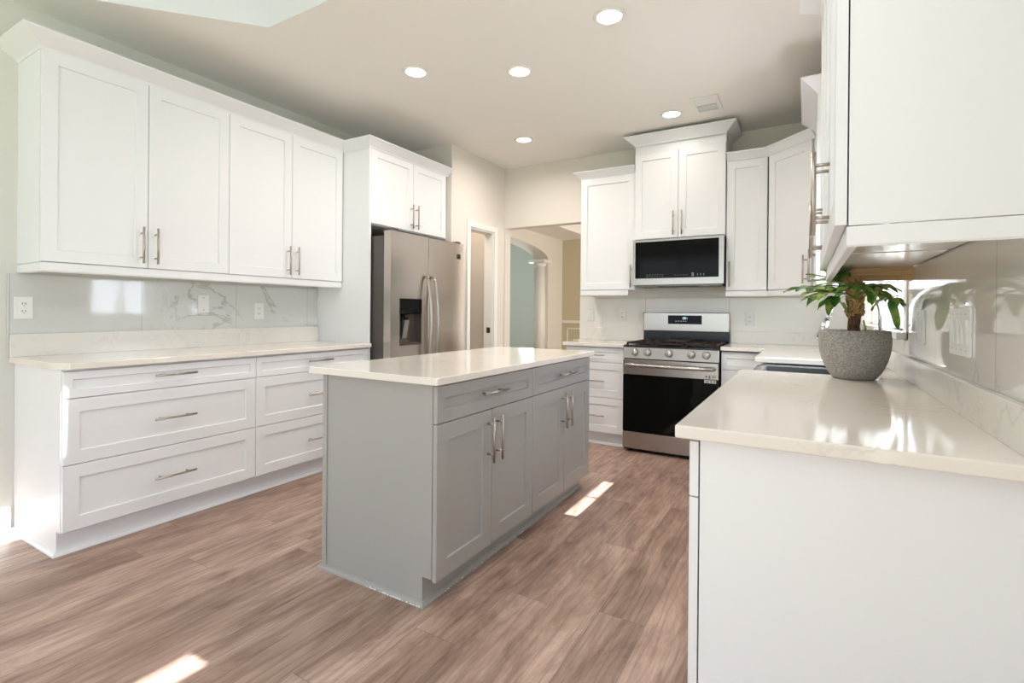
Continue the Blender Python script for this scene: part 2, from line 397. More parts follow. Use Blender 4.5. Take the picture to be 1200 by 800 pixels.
# pantry walls
struct(wall_boxes(MB(), 'x', 0.56, 0.664, -0.98, 0.0, 0, H, [(-0.675, -0.232, 0, 2.03)]).box(0.0, 0.56, -0.98, -0.88, 0, H), 'wall_pantry', WALL)
# hall beyond the opening
XH = -1.1
def arch_wall():
    mb = MB(); c, hs, zs_, rise = 3.12, 1.58, 2.27, 0.275
    N = 28
    arc = [(c - hs*math.cos(math.pi*k/N), zs_ + rise*math.sin(math.pi*k/N)) for k in range(N+1)]
    for side in (XH, XH - 0.34):
        mb.poly([(side, 0.0, 0), (side, c-hs, 0), (side, c-hs, H), (side, 0.0, H)])
        mb.poly([(side, c+hs, 0), (side, 5.55, 0), (side, 5.55, H), (side, c+hs, H)])
        for a, b in zip(arc, arc[1:]): mb.poly([(side, a[0], a[1]), (side, b[0], b[1]), (side, b[0], H), (side, a[0], H)])
    jamb = [(c-hs, 0)] + arc + [(c+hs, 0)]
    for a, b in zip(jamb, jamb[1:]): mb.poly([(XH, a[0], a[1]), (XH, b[0], b[1]), (XH-0.34, b[0], b[1]), (XH-0.34, a[0], a[1])])
    return mb
struct(arch_wall(), 'wall_hall_left', WALL)
struct(MB().box(XH, 5.0, 5.42, 5.54, 0, H), 'wall_hall_far', mat('hall_wall_paint', (200, 190, 160), 0.7))
struct(MB().box(5.0, 5.12, 0.12, 5.54, 0, H), 'wall_hall_right', WALL)
struct(MB().box(-4.1, XH - 0.34, 0.0, 0.12, 0, H).box(XH, 0.0, 0.0, 0.12, 0, H), 'wall_hall_front', WALL)
struct(MB().box(-4.12, -4.0, 0.0, 7.0, 0, 4.2).box(-4.0, XH - 0.34, 7.0, 7.1, 0, 4.2).box(XH-0.34, XH-0.28, 0.0, 7.0, H+0.04, 4.2).box(-4.0, XH-0.34, 0.0, 0.12, H, 4.2).box(XH-0.40, XH-0.34, 5.5, 7.0, 0, 4.2), 'wall_arch_room', SAGE)
mb = MB()
mb.box(-4.1, XH-0.28, 0.0, 7.1, 4.2, 4.25)
for r in ((XH-0.34, -0.39, 0.12, 5.6), (-0.39, 5.1, 0.12, 3.65), (3.2, 5.1, 3.65, 5.6), (-0.39, 3.2, 5.0, 5.6)): mb.box(r[0], r[1], r[2], r[3], H, H + 0.04)
mb.box(-0.43, 3.24, 3.61, 3.65, H+0.04, H+0.25).box(-0.43, 3.24, 5.0, 5.04, H+0.04, H+0.25).box(-0.43, -0.39, 3.65, 5.0, H+0.04, H+0.25).box(3.2, 3.24, 3.65, 5.0, H+0.04, H+0.25).box(-0.43, 3.24, 3.61, 5.04, H+0.25, H+0.28)
struct(mb, 'ceiling_hall', CEIL)
mb = MB().box(XH, 5.0, 5.385, 5.42, 0.93, 0.99).box(XH, 5.0, 5.40, 5.42, 0.0, 0.14)
for k in range(6):
    x0 = XH + 0.12 + k*0.85; x1 = x0 + 0.7
    for b in ((x0, x1, 0.80, 0.83), (x0, x1, 0.22, 0.25), (x0, x0+0.03, 0.22, 0.83), (x1-0.03, x1, 0.22, 0.83)): mb.box(b[0], b[1], 5.405, 5.42, b[2], b[3])
struct(mb, 'trim_3', TRIM)
# column at the arch
col = thing('column', 'white round column carrying the arch in the hall beyond the opening', 'column', (XH - 0.17, 4.66, 0))
MB().lathe([(0.15, 0.0), (0.15, 0.04), (0.13, 0.10)] , n=32).obj('base', TRIM, col)
MB().lathe([(0.115, 0.10), (0.118, 0.9), (0.10, 2.12)], n=32).obj('shaft', TRIM, col)
MB().lathe([(0.10, 2.12), (0.125, 2.14), (0.12, 2.16), (0.15, 2.21)], n=32).box(-0.19, 0.19, -0.19, 0.19, 2.21, 2.268).obj('capital', TRIM, col)

# pantry door casing, jamb, strike
mb = MB()
for y0, y1 in ((-0.734, -0.680), (-0.227, -0.165)): mb.box(0.6642, 0.682, y0, y1, 0, 2.03)
mb.box(0.6642, 0.682, -0.734, -0.165, 2.03, 2.087)
for y0, y1 in ((-0.680, -0.662), (-0.245, -0.227)): mb.box(0.555, 0.668, y0, y1, 0, 2.012)
mb.box(0.555, 0.668, -0.680, -0.227, 2.012, 2.0295)
struct(mb, 'trim_1', TRIM, 0.003)
tag(MB().box(0.595, 0.640, -0.2485, -0.245, 0.94, 1.0).obj('strike_plate', mat('bronze_metal', (92, 78, 62), 0.4, metal=0.8)), 'small dark metal strike plate on the white jamb of the pantry doorway', 'strike plate')
struct(MB().box(0.0, 0.016, YB, -3.892, 0, 0.115).box(0.0, 0.012, YB, -3.892, 0.115, 0.128), 'baseboard_left', TRIM, 0.002)
struct(MB().box(0.0, XR, YB, YB+0.016, 0, 0.128), 'baseboard_rear', TRIM, 0.002)
struct(MB().box(0.664, 0.678, -0.164, -0.0, 0, 0.128), 'baseboard_pantry', TRIM, 0.002)

# windows
def window(name, ax, p, a0, a1, z0, z1, mull, casing=True, t=0.045, depth=0.06, mw_=0.02):
    def bx(mb, a, b, c, d, q0, q1):
        return mb.box(q0, q1, a, b, c, d) if ax == 'x' else mb.box(a, b, q0, q1, c, d)
    mb = MB()
    q0, q1 = p + 0.05, p + 0.05 + depth
    for a, b, c, d in ((a0, a1, z0, z0+t), (a0, a1, z1-t, z1), (a0, a0+t, z0, z1), (a1-t, a1, z0, z1)): bx(mb, a, b, c, d, q0, q1)
    for m_ in mull: bx(mb, m_-mw_, m_+mw_, z0, z1, q0, q1)
    o = struct(mb, name, TRIM)
    if casing:
        c = MB(); s_ = 1 if p > 0 else -1
        w_ = 0.07
        for a, b, cc, d in ((a0-w_, a0, z0-0.03, z1+w_), (a1, a1+w_, z0-0.03, z1+w_), (a0-w_, a1+w_, z1, z1+w_)): bx(c, a, b, cc, d, p-0.018, p)
        bx(c, a0-w_, a1+w_, z0-0.03, z0, p-0.05, p+0.05)
        c.obj('casing', TRIM, o, 0.002)
    g = MB(); bx(g, a0+t, a1-t, z0+t, z1-t, (q0+q1)/2-0.003, (q0+q1)/2+0.003); g.obj('pane', GLASS, o)
    return o
w1 = window('window_1', 'x', XR, *WIN, [-1.79], t=0.012, mw_=0.008)
MB().box(XR+0.055, XR+0.105, WIN[0]+0.012, WIN[1]-0.012, 1.655, 1.715).obj('added_sun_bar', TRIM, w1)  # added unseen bar that trims the sun strip on the floor
window('window_2', 'x', XR, *WIN2, [-0.79], casing=False, t=0.02)
window('added_sun_slot', 'x', XR, *SUN_SLOT, [-5.5], casing=False, t=0.006)  # frame of the added slot, sized to cast a narrow sun band
window('door_1', 'x', XR, *PAT, [-6.15], t=0.08)
o = window('window_5', 'y', YB - 0.12, *REAR, [1.2, 2.2], casing=False, t=0.05)
struct(MB().box(-30, 40, -40, 40, -0.4, -0.2), 'ground', GRASS)

# ================================================================ CABINETS
HN = 'bar pulls'
def handle(parent, c, length=0.207, axis='z', off=0.036, y=0.0, name='handle'):
    """bar pull in the cabinet frame; c=(x,z) centre; stands off towards -y"""
    x, z = c; mb = MB(); h = length/2; p = h - 0.035
    if axis == 'z':
        mb.tube([(x, y-off, z-h), (x, y-off, z+h)], 0.0060, 10)
        for s_ in (-p, p): mb.tube([(x, y, z+s_), (x, y-off, z+s_)], 0.0048, 8)
    else:
        mb.tube([(x-h, y-off, z), (x+h, y-off, z)], 0.0060, 10)
        for s_ in (-p, p): mb.tube([(x+s_, y, z), (x+s_, y-off, z)], 0.0048, 8)
    return mb.obj(name, NICKEL, parent, label='brushed nickel bar pull')
G = 0.0018
def front(t, kind, x0, x1, z0, z1, m, hspec=None, rail=0.062):
    o = MB().shaker(x0+G, x1-G, z0+G, z1-G, rail).obj(kind, m, t)
    if hspec: handle(o, hspec[0], axis=hspec[1])
    return o

SHOE = [(0, 0), (0.018, 0), (0.017, 0.008), (0.012, 0.015), (0.004, 0.019), (0, 0.02)]
def base_cab(label, loc, rz, w, d, ztop, fronts, m, toe=0.115, toe_in=0.065, left_end=False, right_end=False, group=None, shoe=True, body_m=None):
    t = thing('base_cabinet', label, 'cabinet', loc, rz, group)
    MB().box(0.0, w, 0.022, d, toe, ztop).obj('body', body_m or m, t)
    MB().box(0.0, w, toe_in, d, 0.0, toe).obj('toe_kick', m, t)
    for f in fronts: front(t, *f[:5], m, *f[5:])
    if shoe:
        path = [(w, toe_in), (0, toe_in)]
        if left_end: path += [(0, d)]
        if right_end: path = [(w, d)] + path
        MB().sweep(path, SHOE, side=-1).obj('shoe_moulding', m, t)
    return t

CROWN = lambda z0, z1, out: [(0.0, z0), (0.004, z0), (0.010, z0+0.012), (out*0.45, z0+(z1-z0)*0.45), (out-0.008, z1-0.012), (out, z1-0.008), (out, z1), (0.0, z1)]
RAIL = lambda z0, z1: [(-0.022, z0), (0.0, z0+0.004), (0.002, z0+0.012), (0.002, z1), (-0.022, z1)]
def wall_cab(label, loc, rz, w, d, z0, z1, doors, group=None, crown=None, cpath=None, rail=None, rpath=None, m=None, name='wall_cabinet', under=None, ends=0.0):
    """doors: (x0,x1,z0,z1,handle spec). origin at floor level below the left front corner; z values absolute"""
    m = m or WHITE
    t = thing(name, label, 'cabinet', loc, rz, group)
    mb = MB()
    mb.box(0.0, w, 0.022, d, z0, z1)
    mb.obj('body', m, t)
    for q in doors: front(t, 'door', q[0], q[1], q[2], q[3], m, q[4] if len(q) > 4 else None)
    if crown: MB().sweep(cpath or [(0, 0.004), (w, 0.004)], CROWN(*crown), side=1).obj('crown_moulding', m, t)
    if rail: MB().sweep(rpath or [(0, 0.004), (w, 0.004)], RAIL(*rail), side=1).obj('light_rail', m, t)
    return t

GB = 'white drawer base cabinets'
yb = [-3.878, -2.9245, -1.9888]
zt = 0.884; dz = [0.745, 0.432, 0.119]
def drawers(w, hx):
    return [('drawer', 0, w, dz[0], 0.874, ((hx, 0.820), 'x'), 0.036), ('drawer', 0, w, dz[1], dz[0], ((hx, 0.588), 'x'), 0.062), ('drawer', 0, w, dz[2], dz[1], ((hx, 0.274), 'x'), 0.062)]
w = yb[1]-yb[0]
base_cab('wide white drawer cabinet nearest the window end of the left wall, its side panel showing', (0.62, yb[0], 0), 90, w, 0.618, zt, drawers(w, w/2), WHITE, left_end=True)
w = yb[2]-yb[1]
base_cab('white drawer cabinet on the left wall, beside the refrigerator panel and partly behind the island', (0.62, yb[1], 0), 90, w, 0.618, zt, drawers(w, w/2), WHITE)
# left worktop
def slab(pts, z0, z1): return MB().extrude(pts, 2, z0, z1)
ct = thing('countertop', 'long white quartz worktop over the left wall drawer cabinets', 'countertop', (0, 0, 0))
slab([(0.014, -1.9895), (0.014, -3.903), (0.56, -3.903), (0.645, -3.86), (0.645, -1.975), (0.6215, -1.975), (0.6215, -1.9895)], 0.884, 0.914).obj('slab', QUARTZ, ct, 0.003)
MB().box(0.014, 0.034, -3.903, -1.9895, 0.914, 1.035).obj('upstand', UPST, ct, 0.002)
tag(MB().box(0.0015, 0.0125, -3.91, -1.989, 0.900, 1.3525).obj('tile_backsplash', TILE_L), 'glossy marble tile backsplash on the left wall under the long wall cabinets', 'backsplash')

# left uppers
XU = 0.322; yu = [-3.871, -2.929, -1.992]
hz = 1.534
CR = (2.462, 2.532, 0.095)
w = yu[1]-yu[0]
dr = lambda w, z0, z1, hz_, g=0.036: [(0, w/2, z0, z1, ((w/2-g, hz_), 'z')), (w/2, w, z0, z1, ((w/2+g, hz_), 'z'))]
wall_cab('tall white two-door wall cabinet at the near end of the left wall', (XU, yu[0], 0), 90, w, XU, 1.40, 2.475, dr(w, 1.405, 2.466, hz),
         crown=CR, cpath=[(0, XU), (0, 0.004), (w, 0.004)], rail=(1.354, 1.402), rpath=[(0.002, XU), (0.002, 0.006), (w, 0.006)])
w = yu[2]-yu[1]
wall_cab('tall white two-door wall cabinet on the left wall, next to the refrigerator panel', (XU, yu[1], 0), 90, w, XU, 1.40, 2.475, dr(w, 1.405, 2.466, hz),
         crown=CR, rail=(1.354, 1.402), rpath=[(0, 0.006), (w, 0.006)])
# refrigerator surround
YF0, YF1 = -1.987, -0.982
w = YF1 - (YF0+0.021)
rc = wall_cab('deep white two-door cabinet above the stainless refrigerator with a tall side panel', (0.62, YF0+0.021, 0), 90, w, 0.618, 1.862, 2.48, [(0, w/2, 1.868, 2.47, ((w/2-0.034, 1.993), 'z')), (w/2, w-0.03, 1.868, 2.47, ((w/2+0.034, 1.993), 'z'))],
         crown=(2.462, 2.532, 0.07), cpath=[(-0.0215, 0.29), (-0.0215, 0.0), (w-0.001, 0.0)])
MB().box(-0.021, -0.001, 0, 0.618, 0, 2.478).obj('side_panel', WHITE, rc, 0.001)
# back wall, left
BYF = -0.35
XL0, XL1 = 1.734, 2.262
w = XL1-XL0
wall_cab('narrow white single-door wall cabinet to the left of the microwave', (XL0, BYF, 0), 0, w, 0.35, 1.38, 2.455, [(0, w, 1.384, 2.44, ((w-0.03, 1.503), 'z'))],
         crown=(2.44, 2.505, 0.06), cpath=[(0, 0.35), (0, 0.004), (w-0.002, 0.004)], rail=(1.328, 1.382), rpath=[(0.002, 0.35), (0.002, 0.006), (w-0.06, 0.006)])
XM0, XM1 = 2.264, 3.026
w = XM1-XM0
wall_cab('tall white cabinet above the microwave, its wide crown almost touching the ceiling', (XM0, BYF-0.02, 0), 0, w, 0.37, 1.822, 2.685, [(0, w/2, 1.828, 2.595, ((w/2-0.036, 1.953), 'z')), (w/2, w, 1.828, 2.595, ((w/2+0.036, 1.953), 'z'))],
         crown=(2.668, 2.748, 0.085), cpath=[(0, 0.37), (0, 0.006), (w, 0.006), (w, 0.37)])
XC1 = 3.335
w = XC1-(XM1+0.004)
wall_cab('narrow white wall cabinet to the right of the microwave', (XM1+0.004, BYF, 0), 0, w, 0.35, 1.355, 2.445, [(0, w, 1.362, 2.43, ((0.03, 1.497), 'z'))],
         crown=(2.43, 2.497, 0.05), cpath=[(0.002, 0.004), (w+0.02, 0.004)], rail=(1.312, 1.357), rpath=[(0, 0.006), (w+0.008, 0.006)])
# diagonal corner
XF = 3.655
dg = XF - XC1
t = thing('corner_wall_cabinet', 'white diagonal corner wall cabinet right of the range, facing into the room', 'cabinet', (XC1, BYF, 0), -45)
L = dg*math.sqrt(2)
def world2loc(pts, ox, oy, a):
    c, s_ = math.cos(R(-a)), math.sin(R(-a)); return [((x-ox)*c-(y-oy)*s_, (x-ox)*s_+(y-oy)*c) for x, y in pts]
pl = world2loc([(XC1+0.018, BYF+0.014), (XC1+0.018, -0.002), (XR-0.002, -0.002), (XR-0.002, BYF-dg+0.018), (XF+0.014, BYF-dg+0.018)], XC1, BYF, -45)
MB().extrude(pl, 2, 1.355, 2.445).obj('body', WHITE, t)
front(t, 'door', 0.01, L-0.03, 1.362, 2.43, WHITE, ((L-0.065, 1.497), 'z'))
MB().sweep([(0.0, 0.004), (L, 0.004)], CROWN(2.43, 2.497, 0.05), 1).obj('crown_moulding', WHITE, t)
MB().sweep([(0, 0.006), (L, 0.006)], RAIL(1.312, 1.357), 1).obj('light_rail', WHITE, t)
# right wall uppers (face -x): origin at far end, local x runs towards the camera
ZD = 1.358
yB0, yB1 = BYF-dg-0.002, -1.40
w = yB0-yB1
wall_cab('white wall cabinet on the right wall between the corner cabinet and the sink window', (XF, yB0, 0), -90, w, XR-XF, 1.355, 2.49, [(0, w/2, ZD, 2.47, ((w/2-0.036, 1.49), 'z')), (w/2, w, ZD, 2.47, ((w/2+0.036, 1.49), 'z'))],
         crown=(2.462, 2.545, 0.09), cpath=[(0, 0.004), (w, 0.004), (w, XR-XF)], rail=(1.312, 1.357), rpath=[(0, 0.006), (w-0.002, 0.006), (w-0.002, XR-XF)])
yA = [-2.30, -2.95, -3.60]
for i in (0, 1):
    w = yA[i]-yA[i+1]
    lab = ('white two-door wall cabinet right of the sink window, above the potted plant', 'large white wall cabinet nearest the camera at top right, its blank side panel facing out')[i]
    t = thing('wall_cabinet', lab, 'cabinet', (XF, yA[i], 0), -90)
    d = XR-XF
    # carcass with a recessed underside
    mb = MB().box(0, w, 0.024, d-0.022, 1.366, 2.49)
    if i == 1: mb.box(w-0.004, w, 0.024, d-0.002, 1.356, 1.366).box(w-0.004, w, d-0.022, d-0.002, 1.366, 2.49)
    mb.obj('body', WHITE, t)
    MB().box(0.018, w-0.018, 0.042, d-0.022, 1.363, 1.366).obj('underside', LAMI, t)
    g_ = 0.036
    for a, b, h_ in ((0, w/2, w/2-g_), (w/2, w, w/2+g_)):
        dmb = MB().shaker(a+G, b-G, ZD, 2.468, 0.062, t=0.021)
        o = dmb.obj('door', WHITE, t); handle(o, (h_, 1.492), axis='z', off=0.036)
    MB().sweep([(0, d), (0, 0.004), (w, 0.004)] if i == 0 else [(0, 0.004), (w, 0.004), (w, d)], CROWN(2.462, 2.545, 0.09), 1).obj('crown_moulding', WHITE, t)
    if i == 0:
        MB().sweep([(0, 0.022), (w, 0.022)], [(-0.018, 1.312), (0, 1.312), (0.0, 1.366), (-0.018, 1.366)], 1).obj('light_rail', WHITE, t)
        MB().box(0.0, 0.018, 0.042, d-0.004, 1.312, 1.366).obj('end_rail', RAW, t, label='unfinished bare wood strip under the cabinet end')
    else:
        MB().sweep([(0, 0.022), (w, 0.022), (w, d)], [(-0.018, 1.314), (-0.001, 1.312), (0.001, 1.316), (0.001, 1.3535), (-0.018, 1.3535)], 1).obj('light_rail', WHITE, t)
        MB().lathe([(0.0, -0.0016), (0.0024, -0.0014), (0.0035, 0)], (w+0.001, 0.265, 1.384), 10, 'x').obj('screw_cap', WHITE, t)

# back-left base
XB0 = 1.717; w = 2.258-XB0
base_cab('narrow white drawer cabinet to the left of the range', (XB0, -0.62, 0), 0, w, 0.618, 0.872, [('drawer', 0, w, 0.733, 0.864, ((w/2, 0.80), 'x'), 0.036), ('drawer', 0, w, 0.424, 0.733, ((w/2, 0.571), 'x'), 0.062), ('drawer', 0, w, 0.115, 0.424, ((w/2, 0.267), 'x'), 0.062)], WHITE, left_end=True)
ct = thing('countertop', 'short white quartz worktop between the hall opening and the range', 'countertop', (0, 0, 0))
slab([(1.69, -0.65), (2.262, -0.65), (2.262, -0.0145), (1.60, -0.0145), (1.60, -0.2), (1.69, -0.2)], 0.872, 0.902).obj('slab', QUARTZ, ct, 0.003)
MB().box(1.667, 2.262, -0.034, -0.0145, 0.902, 1.02).obj('upstand', UPST, ct, 0.002)
tag(MB().box(1.592, XR-0.014, -0.0125, -0.0015, 0.88, 1.3105).obj('tile_backsplash', TILE_B), 'large-format marble tile backsplash on the wall behind the range', 'backsplash')
# back-right + right base run
XP = 3.372
w = XP-0.022-3.036
base_cab('small white cabinet squeezed between the range and the sink corner', (3.036, -0.62, 0), 0, w, 0.618, 0.872, [('drawer', 0, w, 0.733, 0.864, None, 0.036), ('door', 0, w, 0.115, 0.733)], WHITE, shoe=True)
t = base_cab('white corner base cabinet on the right wall beyond the sink', (XP, -0.625, 0), -90, 0.875, XR-XP-0.002, 0.872, [('door', 0.05, 0.46, 0.115, 0.864, ((0.42, 0.70), 'z')), ('door', 0.46, 0.875, 0.115, 0.864, ((0.50, 0.70), 'z'))], WHITE)
t = base_cab('white sink base cabinet under the sink on the right wall', (XP, -1.503, 0), -90, 0.782, XR-XP-0.002, 0.64, [('door', 0, 0.391, 0.115, 0.634, ((0.355, 0.50), 'z')), ('door', 0.391, 0.782, 0.115, 0.634, ((0.427, 0.50), 'z'))], WHITE)
w = -2.289+3.62
t = thing('base_cabinet', 'large white base cabinet in the right foreground with a plain end panel', 'cabinet', (XP, -2.289, 0), -90)
d = XR-XP-0.002
MB().box(0, w-0.004, 0.024, d, 0.115, 0.884).obj('body', WHITE, t)
MB().box(0, w-0.004, 0.065, d, 0, 0.115).obj('toe_kick', WHITE, t)
MB().extrude([(0.024, 0.115), (0.065, 0.115), (0.065, 0.0), (d-0.002, 0.0), (d-0.002, 0.884), (0.024, 0.884)], 0, w-0.004, w+0.0).obj('end_panel', WHITE, t)
for a, b in ((0, w/2), (w/2, w)):
    front(t, 'drawer', a, b, 0.746, 0.876, WHITE, (((a+b)/2, 0.812), 'x'), 0.036)
    front(t, 'door', a, (a+b)/2, 0.119, 0.746, WHITE, (((a+b)/2-0.036, 0.60), 'z'))
    front(t, 'door', (a+b)/2, b, 0.119, 0.746, WHITE, (((a+b)/2+0.036, 0.60), 'z'))
# right L worktop with the sink cut out
ct = thing('countertop', 'big white quartz worktop on the right carrying the potted plant', 'countertop', (0, 0, 0))
X0 = 3.344
slab([(X0, -3.647), (XR-0.0145, -3.647), (XR-0.0145, -2.289), (X0, -2.289)], 0.884, 0.914).obj('slab', QUARTZ, ct, 0.004)
slab([(3.86, -2.2885), (XR-0.0145, -2.2885), (XR-0.0145, -0.0145), (3.035, -0.0145), (3.035, -0.65), (X0, -0.65), (X0, -1.515), (3.86, -1.515)], 0.884, 0.914).obj('slab', QUARTZ, ct, 0.003)
MB().box(XR-0.034, XR-0.0145, -3.647, -0.034, 0.914, 1.005).box(3.035, XR-0.034, -0.034, -0.0145, 0.914, 1.02).obj('upstand', UPST, ct, 0.002)
mb = MB(); wall_boxes(mb, 'x', XR-0.0125, XR-0.0015, -3.647, -0.0135, 0.88, 1.3105, [(-2.205, -1.375, 1.065, 1.3105), (-1.33, -0.24, 1.10, 1.30)])
mb.box(XR-0.0125, XR-0.0015, -3.59, -2.302, 1.3105, 1.3655)
tag(mb.obj('tile_backsplash', TILE_R), 'mirror-gloss pale tile backsplash on the right wall behind the potted plant', 'backsplash')

# sink
t = thing('sink', 'steel apron sink set into the right worktop under the window', 'sink', (3.36, -2.286, 0))
x0, x1, y0, y1, zb, zr = 0.0, 0.495, 0.0, 0.768, 0.66, 0.882
mb = MB(); th = 0.022
mb.box(x0, x0+0.05, y0, y1, zb-0.01, zr-0.012).box(x1-th, x1, y0, y1, zb-0.01, zr).box(x0, x1, y0, y0+th, zb-0.01, zr-0.012).box(x0, x1, y1-th, y1, zb-0.01, zr-0.012).box(x0, x1, y0, y1, zb-0.012, zb)
mb.obj('basin', SINKM, t, 0.003)
MB().lathe([(0.0, 0.002), (0.03, 0.002), (0.042, 0.0), (0.042, -0.004)], (0.27, 0.38, zb+0.004), 24).obj('drain', CHROME, t)
# faucet
t = thing('faucet', 'chrome gooseneck pull-down faucet over the sink, behind the plant', 'faucet', (3.915, -1.9, 0.9155))
MB().lathe([(0.027, 0), (0.027, 0.006), (0.018, 0.012), (0.016, 0.06)], n=24).obj('base', CHROME, t)
pts = [(0, 0, 0.05), (0, 0, 0.26)]
for k in range(1, 12):
    a = math.pi*k/12; pts.append((-0.105+0.105*math.cos(a), 0, 0.26+0.12*math.sin(a)))
pts += [(-0.212, 0, 0.25), (-0.222, 0, 0.22)]
MB().tube(pts, 0.0125, 16).obj('spout', CHROME, t)
MB().tube([(-0.222, 0, 0.222), (-0.232, 0, 0.19), (-0.246, 0, 0.14)], [0.0145, 0.017, 0.018], 16).obj('spray_head', CHROME, t)
MB().tube([(0, -0.012, 0.05), (0, -0.045, 0.055), (0, -0.06, 0.10)], [0.009, 0.007, 0.005], 12).obj('lever', CHROME, t)

# ================================================================ ISLAND
IX0, IX1, IY0, IW = 1.7096, 2.3633, -3.2952, 0.8024
t = thing('kitchen_island', 'grey shaker island cabinet with a white quartz top in the middle of the floor', 'kitchen island', (IX1, IY0, 0), 90)
d = IX1-IX0; w = 2*IW
MB().box(0.004, w-0.004, 0.022, d, 0.115, 0.884).obj('body', GREY, t)
MB().box(0.004, w-0.004, 0.068, d, 0, 0.115).obj('toe_kick', GREY, t)
for a, b in ((0.0, 0.004), (w-0.004, w)):
    MB().extrude([(0.022, 0.115), (0.068, 0.115), (0.068, 0.0), (d, 0.0), (d, 0.884), (0.022, 0.884)], 0, a, b).obj('end_panel', GREY, t)
MB().box(-0.006, 0.0, d-0.026, d, 0.02, 0.884).obj('corner_strip', GREY, t)
for k in (0, 1):
    a = k*IW; b = a+IW; mdl = a+IW/2
    front(t, 'drawer', a, b, 0.727, 0.878, GREY, ((mdl-0.01 if k == 0 else mdl, 0.808), 'x'), 0.05)
    front(t, 'door', a, mdl, 0.104, 0.727, GREY, ((mdl-0.037, 0.596), 'z'), 0.07)
    front(t, 'door', mdl, b, 0.104, 0.727, GREY, ((mdl+0.037, 0.596), 'z'), 0.07)
MB().sweep([(w, 0.068), (0, 0.068), (0, d), (w, d)], SHOE, side=-1).obj('shoe_moulding', GREY, t)
mb = MB()
for k in range(30):
    x_ = d*random.uniform(0.08, 0.55); s_ = random.uniform(0.002, 0.006)
    mb.box(-0.0185-random.uniform(0, .001), -0.015, x_, x_+s_*2.2, 0.003, 0.003+s_*random.uniform(0.6, 1.2))
for k in range(16):
    x_ = random.uniform(0.05, 0.8); s_ = random.uniform(0.0015, 0.004)
    mb.box(x_, x_+s_*3, 0.0495-random.uniform(0, .001), 0.053, 0.003, 0.003+s_)
mb.obj('paint_flecks', CAULK, t)['kind'] = 'stuff'
MB().extrude([(1.635, -3.322), (2.385, -3.322), (2.385, -1.665), (1.635, -1.665)], 2, 0.884, 0.914).obj('top', QUARTZ, None, 0.003)
o = bpy.data.objects['top']; o.parent = t; o.matrix_parent_inverse = (Matrix.Translation((IX1, IY0, 0)) @ Matrix.Rotation(R(90), 4, 'Z')).inverted()
o['label'] = 'white quartz island top'

# ================================================================ REFRIGERATOR
FY0, FY1 = -1.957, -0.998; FZ = 1.80; FX = 0.825
t = thing('refrigerator', 'stainless side-by-side refrigerator with an ice and water dispenser in the left door', 'refrigerator', (FX, FY0, 0), 90)
w = FY1-FY0
MB().box(0.006, w-0.006, 0.085, FX-0.03, 0.03, 1.765).obj('body', GREYP, t, 0.004, label='dark grey side')
sp = 0.452
DX0, DX1, DZ0, DZ1 = 0.10, 0.365, 0.895, 1.272
mb = MB()
for b in ((0.0, DX0, 0.06, FZ), (DX1, sp-0.003, 0.06, FZ), (DX0, DX1, 0.06, DZ0), (DX0, DX1, DZ1, FZ)): mb.box(b[0], b[1], 0, 0.072, b[2], b[3])
bmesh.ops.remove_doubles(mb.bm, verts=mb.bm.verts, dist=1e-5)
dl = mb.obj('door', STEEL_F, t)
mb = MB().box(DX0, DX1, 0.062, 0.072, DZ0, DZ1)
dp = MB().box(DX0, DX1, -0.004, 0.02, 1.15, DZ1).obj('dispenser_panel', BLACKG, dl, 0.003)
MB().box(DX0, DX1, 0.064, 0.07, DZ0, 1.15).box(DX0, DX0+0.006, 0.0, 0.064, DZ0, 1.15).box(DX1-0.006, DX1, 0, 0.064, DZ0, 1.15).obj('dispenser_niche', STEEL_D, dl)
MB().box(DX0+0.006, DX1-0.006, -0.001, 0.064, DZ0, DZ0+0.018).obj('drip_tray', STEEL_D, dl)
MB().tube([(DX0+0.11, 0.03, 1.15), (DX0+0.11, 0.03, 1.10)], [0.03, 0.022], 16).obj('ice_chute', PLAST, dl)
MB().extrude([(0.02, 1.10), (0.03, 1.10), (0.062, 0.95), (0.052, 0.95)], 0, DX0+0.09, DX0+0.14).obj('dispenser_paddle', mat('grey_plastic', (150, 146, 142), 0.3), dl)
dr_ = MB().box(sp+0.003, w, 0, 0.072, 0.06, FZ).obj('door', STEEL_F, t, 0.006)
MB().box(w-0.105, w-0.055, -0.003, 0.0, 1.655, 1.70).obj('badge', PLAST, dr_)
def fr_handle(par, x):
    pts = []
    for k in range(17):
        u = k/16; z = 0.62 + u*(1.475-0.62); pts.append((x, -0.018-0.052*math.sin(math.pi*u)**0.6, z))
    MB().tube(pts, 0.0125, 12).tube([(x, 0, 0.63), (x, -0.025, 0.63)], 0.011, 10).tube([(x, 0, 1.465), (x, -0.025, 1.465)], 0.011, 10).obj('handle', NICKEL, par)
fr_handle(dl, sp-0.045); fr_handle(dr_, sp+0.045)
for x_ in (0.04, w-0.09): MB().box(x_, x_+0.05, 0.01, 0.12, FZ-0.004, FZ+0.018).obj('hinge_cover', GREYP, t)
MB().box(0.01, w-0.01, 0.05, 0.09, 0.0, 0.06).obj('toe_grille', PLAST, t)

